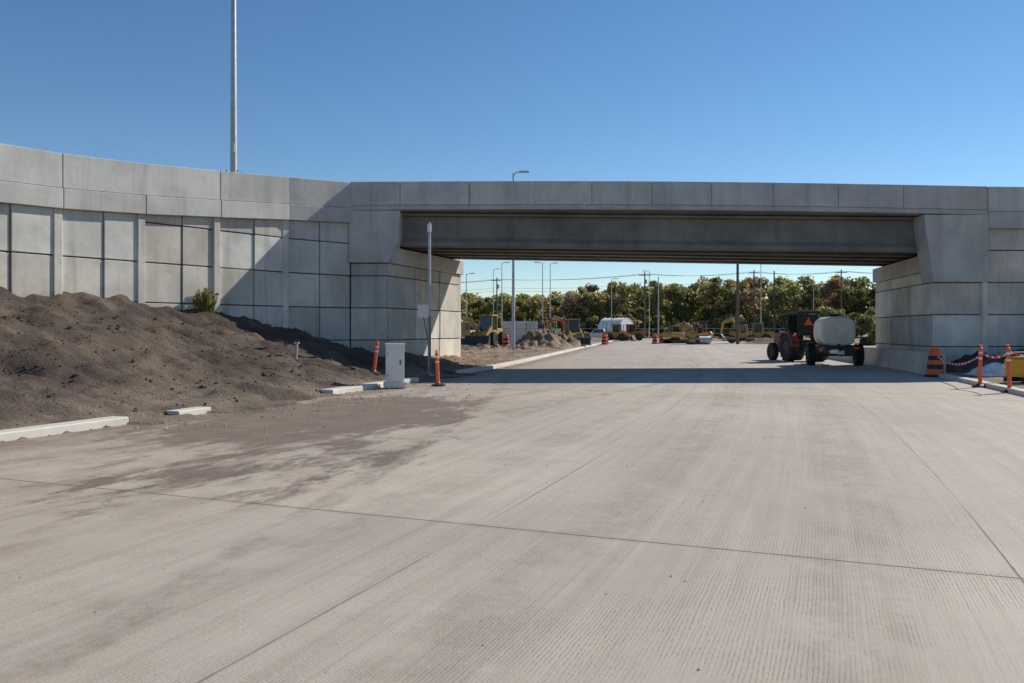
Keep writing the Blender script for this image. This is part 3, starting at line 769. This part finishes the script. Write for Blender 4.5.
def excavator(loc,rz,s=1.0,mat='mach',pose=0):
    mb=MB()
    for sx in (-1,1):
        a_,b_=sorted((sx*0.75,sx*1.2))
        mb.prism([(-1.5,0.15),(-1.3,0.0),(1.3,0.0),(1.5,0.15),(1.55,0.4),(1.3,0.65),(-1.3,0.65),(-1.55,0.4)],a_,b_,'black',SIDE)
        for i in range(5): mb.tube((sx*1.21,-1.1+i*0.55,0.3),(sx*1.24,-1.1+i*0.55,0.3),0.2,0.2,'dark',12)
    mb.box((0,0,0.55),(1.5,1.6,0.4),'dark'); mb.tube((0,0,0.7),(0,0,0.95),0.6,0.6,'dark',18)
    mb.prism([(-1.7,0.95),(1.2,0.95),(1.2,1.5),(-0.2,1.75),(-1.5,1.8),(-1.75,1.5)],-1.1,1.1,mat,SIDE)
    mb.prism([(-0.3,0.96),(1.3,0.96),(1.35,1.6),(1.1,2.75),(-0.3,2.75)],-1.08,-0.2,'glass',SIDE); mb.box((-0.64,0.4,2.79),(0.95,1.5,0.08),mat)
    for y_ in (-0.3,1.15): mb.box((-1.09,y_,1.85),(0.06,0.08,1.8),mat); mb.box((-0.2,y_,1.85),(0.06,0.08,1.8),mat)
    if pose==0: E=[(0.9,1.4),(2.2,3.6),(3.9,3.2),(4.3,1.2)]
    else: E=[(0.9,1.4),(2.2,3.0),(3.8,2.2),(3.2,0.7)]
    def arm(a,b,w0,w1):
        a=Vector((0.25,)+a);b=Vector((0.25,)+b);d=(b-a);L=d.length;ang=math.atan2(d.z,d.y)
        T=Matrix.Translation(a)@Matrix.Rotation(ang,4,'X')@SIDE
        mb.prism([(0,-w0/2),(L,-w1/2),(L,w1/2),(0,w0/2)],-0.16,0.16,mat,T)
    arm(E[0],E[1],0.35,0.5); arm(E[1],E[2],0.5,0.35); arm(E[2],E[3],0.4,0.25)
    mb.tube((0.25,1.1,1.3),(0.25,(E[0][0]+E[1][0])/2+0.5,(E[0][1]+E[1][1])/2+0.2),0.07,0.07,'steel',8)
    mb.tube((0.25,E[1][0]+0.3,E[1][1]+0.35),(0.25,E[2][0],E[2][1]+0.3),0.06,0.06,'steel',8)
    b=E[3]; mb.prism([(b[0]-0.1,b[1]),(b[0]+0.15,b[1]-0.1),(b[0]+0.1,b[1]-0.7),(b[0]-0.4,b[1]-0.95),(b[0]-0.85,b[1]-0.75),(b[0]-0.55,b[1]-0.6),(b[0]-0.3,b[1]-0.2)],-0.25,0.75,'dark',SIDE)
    o=mb.done('excavator',loc=loc,rz=rz,bevel=0.02); o.scale=(s,s,s); return o
def loader(loc,rz,mat='mach',s=1.0):
    mb=MB()
    for sx in (-1,1):
        for y_ in (-1.1,1.2): wheel(mb,(sx*0.95,y_,0.65),0.65,0.45,'dark')
        a_,b_=sorted((sx*0.55,sx*0.7))
        mb.prism([(1.0,1.5),(2.4,0.6),(2.7,0.4),(2.75,0.6),(2.4,0.95),(1.0,1.85)],a_,b_,mat,SIDE)
    mb.prism([(-2.2,0.7),(1.6,0.6),(1.6,1.25),(0.6,1.5),(-2.1,1.65),(-2.3,1.3)],-0.6,0.6,mat,SIDE)
    mb.prism([(-0.6,1.5),(0.8,1.4),(0.7,2.8),(-0.5,2.8)],-0.6,0.6,'glass',SIDE); mb.box((0,0.1,2.86),(1.4,1.6,0.12),mat)
    for sx in (-1,1):
        for y_ in (-0.55,0.72): mb.box((sx*0.61,y_,2.1),(0.08,0.1,1.4),mat)
    mb.prism([(2.6,0.1),(3.6,0.1),(3.2,0.25),(2.9,0.9),(2.7,1.0),(2.6,0.6)],-1.2,1.2,'dark',SIDE)
    mb.tube((0.3,-1.6,1.6),(0.3,-1.6,2.3),0.06,0.06,'dark',8)
    o=mb.done('wheel_loader',loc=loc,rz=rz,bevel=0.02); o.scale=(s,s,s); return o
loader((-2.1,72,0.2),R(160),'mach',0.95)
loader((5.6,74,0.15),R(190),'mach',0.85)
excavator((19.6,96,0),R(-60),0.75,'mach',1)
excavator((23.2,98,0),R(70),0.8,'morange',1)
excavator((-4.4,82,0.15),R(40),0.8,'mach',1)
excavator((25.5,112,0),R(100),0.8,'mach',1)
excavator((3.0,98,0),R(-80),0.85,'morange',0)
excavator((-3.6,104,0),R(110),0.85,'mach',0)
excavator((34.5,118,0),R(60),0.85,'mach',0)
loader((15.2,116,0),R(250),'mach',0.85)
loader((31.5,102,0),R(80),'mach',0.85)
loader((18.0,120,0),R(100),'morange',0.85)
def roller(loc,rz):
    mb=MB()
    for y_ in (-1.1,1.1):
        T=Matrix.Translation((-0.75,y_,0.5))@Matrix.Rotation(R(90),4,'Y'); mb.lathe([(0,0,'dark'),(0.5,0,'steel'),(0.5,1.5,'dark'),(0,1.5,'dark')],T,24)
        for sx in (-1,1): mb.box((sx*0.82,y_,0.62),(0.08,1.0,0.3),'mach')
    mb.box((0,0,0.95),(1.4,2.6,0.5),'mach'); mb.box((0,0.9,1.3),(1.2,0.9,0.3),'mach'); mb.box((0,-0.2,1.35),(0.5,0.5,0.2),'black'); mb.box((0,-0.45,1.65),(0.5,0.1,0.5),'black')
    for sx in (-1,1):
        for y_ in (-0.7,0.6): mb.tube((sx*0.6,y_,1.2),(sx*0.6,y_,2.5),0.04,0.04,'dark',8)
    mb.box((0,-0.05,2.55),(1.5,1.7,0.1),'dark')
    return mb.done('road_roller',loc=loc,rz=rz,bevel=0.02)
roller((3.4,78,0.1),R(60)); roller((27.6,96,0),R(75)); roller((21.0,90,0),R(20))

mb=MB()
for i in range(6):
    for j in range(3 if i in (1,2,3) else 2):
        mb.box((i*1.25,random.uniform(-.1,.1),0.4+j*0.82),(1.2,0.8,0.8),'kerb',col=tint(0.85,1.05,0.01),rz=random.uniform(-.04,.04))
mb.done('concrete_block_stack',loc=(-1.6,86,0.1),rz=R(5),bevel=0.03)
mb=MB(); mb.box((0,0,1.3),(6,2.4,2.2),'blue'); mb.box((0,-1.21,1.3),(1.0,0.04,1.8),'cab'); mb.box((2,-1.21,1.6),(1.2,0.04,0.8),'glass')
for x in (-2,2): mb.box((x,0,0.1),(0.4,2.2,0.2),'dark')
mb.box((0,0,2.45),(6.2,2.6,0.1),'cab'); mb.done('site_office_container',loc=(-8.0,118,0),bevel=0.03)
mb=MB(); n=16; Rr=2.5; L=4.5
vs=[];
for y_ in (0,L):
    for i in range(n+1):
        a=math.pi*i/n; vs.append((-Rr*math.cos(a),y_,1.2+Rr*0.85*math.sin(a)))
mb.add(vs,[(i,i+1,n+2+i,n+1+i) for i in range(n)],'white',(1,1,1),True)
mb.add([vs[i] for i in range(n+1)],[tuple(range(n+1))],'white'); mb.add([vs[n+1+i] for i in range(n+1)],[tuple(range(n,-1,-1))],'white')
for sx in (-1,1): mb.box((sx*2.4,L/2,0.6),(0.25,L,1.2),'kerb')
mb.box((0,-0.05,1.2),(2.0,0.06,2.1),'cab')
for y_ in np.linspace(0,L,6):
    for i in range(n):
        a=math.pi*i/n; b=math.pi*(i+1)/n
        mb.tube((-Rr*1.01*math.cos(a),y_,1.2+Rr*0.86*math.sin(a)),(-Rr*1.01*math.cos(b),y_,1.2+Rr*0.86*math.sin(b)),0.05,0.05,'steel',5,caps=False)
mb.done('hoop_shelter',loc=(20.2,140,0.35),rz=R(48))
mb=MB()
for i in range(40):
    x=-20+i*3; mb.tube((x,146,0),(x,146,1.9),0.04,0.04,'steel',6)
for z in (0.4,1.0,1.85): mb.tube((-20,146,z),(97,146,z),0.025,0.025,'steel',5)
mb.done('perimeter_fence')
def pile(loc,rx,ry,h,mat='dirt2'):
    n=26; vs=[];mb=MB()
    for j in range(n+1):
        for i in range(n+1):
            a=i/n*2-1; b=j/n*2-1; r=math.hypot(a,b); z=h*max(0,1-r)**0.9*(1+0.5*noise.noise(Vector((a*3+loc[0],b*3,1))))-0.03
            vs.append((a*rx,b*ry,z+0.12*noise.noise(Vector((a*9,b*9+loc[0],5)))*(1 if r<0.9 else 0)))
    mb.add(vs,[(j*(n+1)+i,j*(n+1)+i+1,(j+1)*(n+1)+i+1,(j+1)*(n+1)+i) for j in range(n) for i in range(n)],mat,(1,1,1),True)
    mb.done('dirt_pile',loc=loc)
pile((31,92,0),4.5,3,1.0); pile((36,105,0),5,3,1.3); pile((27,118,0),6,3,1.2); pile((12,128,0),8,3,1.3); pile((-5,100,0),7,4,1.4); pile((22.5,60,0),2.5,2,0.5,'gravel')
pile((21.2,28.3,0.08),4.6,2.1,1.75,'dirt'); pile((16.9,28.7,0.08),1.7,1.1,0.75,'dirt')
def pickup(loc,rz,mat):
    mb=MB()
    for sx in (-1,1):
        for y_ in (-1.6,1.7): wheel(mb,(sx*0.82,y_,0.38),0.38,0.24)
    mb.prism([(-2.7,0.45),(2.7,0.45),(2.75,0.95),(2.5,1.08),(1.3,1.15),(0.7,1.75),(-0.7,1.78),(-0.85,1.15),(-2.7,1.1)],-0.92,0.92,mat,SIDE)
    mb.prism([(1.15,1.17),(0.66,1.68),(-0.6,1.70),(-0.72,1.17)],-0.935,0.935,'glass',SIDE)
    mb.box((0,-1.75,1.12),(1.5,1.6,0.06),'black'); mb.box((0,2.74,0.7),(1.4,0.04,0.25),'dark')
    return mb.done('pickup_truck',loc=loc,rz=rz,bevel=0.04)
pickup((13.6,124,0),R(80),'white'); pickup((28.5,126,0),R(95),'white'); pickup((9.5,118,0),R(20),'red'); pickup((40,112,0),R(85),'white')

# ------------------------------------------------------------ trees
def foliage(name,trees,leafscale=1.0,perclump=90,trunks=True):
    vv=[];cc=[]; mbk=MB()
    pal=[(0.23,0.24,0.09),(0.30,0.29,0.11),(0.37,0.32,0.125),(0.46,0.36,0.15),(0.42,0.27,0.13),(0.33,0.26,0.16),(0.19,0.21,0.085)]
    for (x,y_,h,wd,ci,den) in trees:
        base=np.array(pal[ci]); tr=h*0.012+0.04
        if trunks:
            top=Vector((x+random.uniform(-.4,.4),y_,h*0.75)); mbk.tube((x,y_,-0.1),top,tr,tr*0.35,'bark',6,caps=False)
        ncl=int(14*den)+3
        for k in range(ncl):
            zz=h*random.uniform(0.12,0.95); f=1-abs((zz/h-0.45)/0.6)**2; rad=wd*max(0.15,f)
            a=random.random()*6.28; rr=rad*random.random()**0.6
            cxx=x+rr*math.cos(a); cy=y_+rr*math.sin(a)
            if k%3==0 and trunks: mbk.tube((x,y_,zz*0.6),(cxx,cy,zz),tr*0.4,tr*0.12,'bark',4,caps=False)
            cr=wd*random.uniform(0.3,0.55)
            n=int(perclump*random.uniform(0.5,1.2))
            d=rng.normal(size=(n,3)); d/=np.linalg.norm(d,axis=1)[:,None]
            p=np.array([cxx,cy,zz])+d*(rng.random(n)[:,None]**0.45)*np.array([cr,cr,cr*0.8])
            p[:,2]=np.maximum(p[:,2],0.05)
            sz=rng.uniform(0.08,0.22,n)*leafscale
            a1=rng.normal(size=(n,3)); a1/=np.linalg.norm(a1,axis=1)[:,None]
            a2=np.cross(a1,rng.normal(size=(n,3))); a2/=np.linalg.norm(a2,axis=1)[:,None]
            s_=sz[:,None]
            q=np.stack([p-a1*s_-a2*s_*0.6,p+a1*s_-a2*s_*0.7,p+a1*s_*0.8+a2*s_*0.7,p-a1*s_+a2*s_*0.6],1)
            vv.append(q.reshape(-1,3))
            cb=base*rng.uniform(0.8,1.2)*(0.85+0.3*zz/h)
            c=cb[None,:]*rng.uniform(0.75,1.25,(n,1)); cc.append(np.repeat(c,4,0))
    v=np.concatenate(vv); c=np.concatenate(cc); nq=len(v)//4
    me=bpy.data.meshes.new(name)
    me.vertices.add(len(v)); me.vertices.foreach_set('co',v.astype(np.float32).ravel())
    me.loops.add(len(v)); me.loops.foreach_set('vertex_index',np.arange(len(v),dtype=np.int32))
    me.polygons.add(nq); me.polygons.foreach_set('loop_start',np.arange(0,len(v),4,dtype=np.int32))
    try: me.polygons.foreach_set('loop_total',np.full(nq,4,dtype=np.int32))
    except Exception: pass
    me.update(calc_edges=True)
    ca=me.color_attributes.new('tint','FLOAT_COLOR','CORNER')
    ca.data.foreach_set('color',np.concatenate([c,np.ones((len(c),1))],1).astype(np.float32).ravel())
    me.materials.append(M['leaf'])
    e=empty(name); o=bpy.data.objects.new('foliage',me); scene.collection.objects.link(o); o.parent=e
    if trunks: mbk.done('trunks',parent=e)
tr=[]
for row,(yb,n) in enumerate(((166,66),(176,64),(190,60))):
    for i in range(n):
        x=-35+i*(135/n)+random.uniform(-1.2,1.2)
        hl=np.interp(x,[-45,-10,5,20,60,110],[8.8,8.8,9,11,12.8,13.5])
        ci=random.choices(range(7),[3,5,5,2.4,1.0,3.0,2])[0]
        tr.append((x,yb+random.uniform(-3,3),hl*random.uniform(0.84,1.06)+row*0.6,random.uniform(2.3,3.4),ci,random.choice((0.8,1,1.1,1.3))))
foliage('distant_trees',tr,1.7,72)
us_=[]
for i in range(90):
    us_.append((-45+i*1.85,160+random.uniform(-2,2),random.uniform(2.4,5.0),random.uniform(1.4,2.4),random.choice((0,1,2,5,6)),0.5))
foliage('undergrowth',us_,1.7,64,False)
bs=[]
for i in range(9): bs.append((34+i*1.7+random.uniform(-.5,.5),84+random.uniform(-2,3)+i*0.4,random.uniform(2.6,4.2),1.5,random.choice((0,1,1,6)),0.9))
foliage('bush',bs,0.9,110)
mb=MB(); mb.add([(-60,143,-0.015),(140,143,-0.015),(140,200,-0.015),(-60,200,-0.015)],[(0,1,2,3)],'ground'); mb.done('grass_verge')
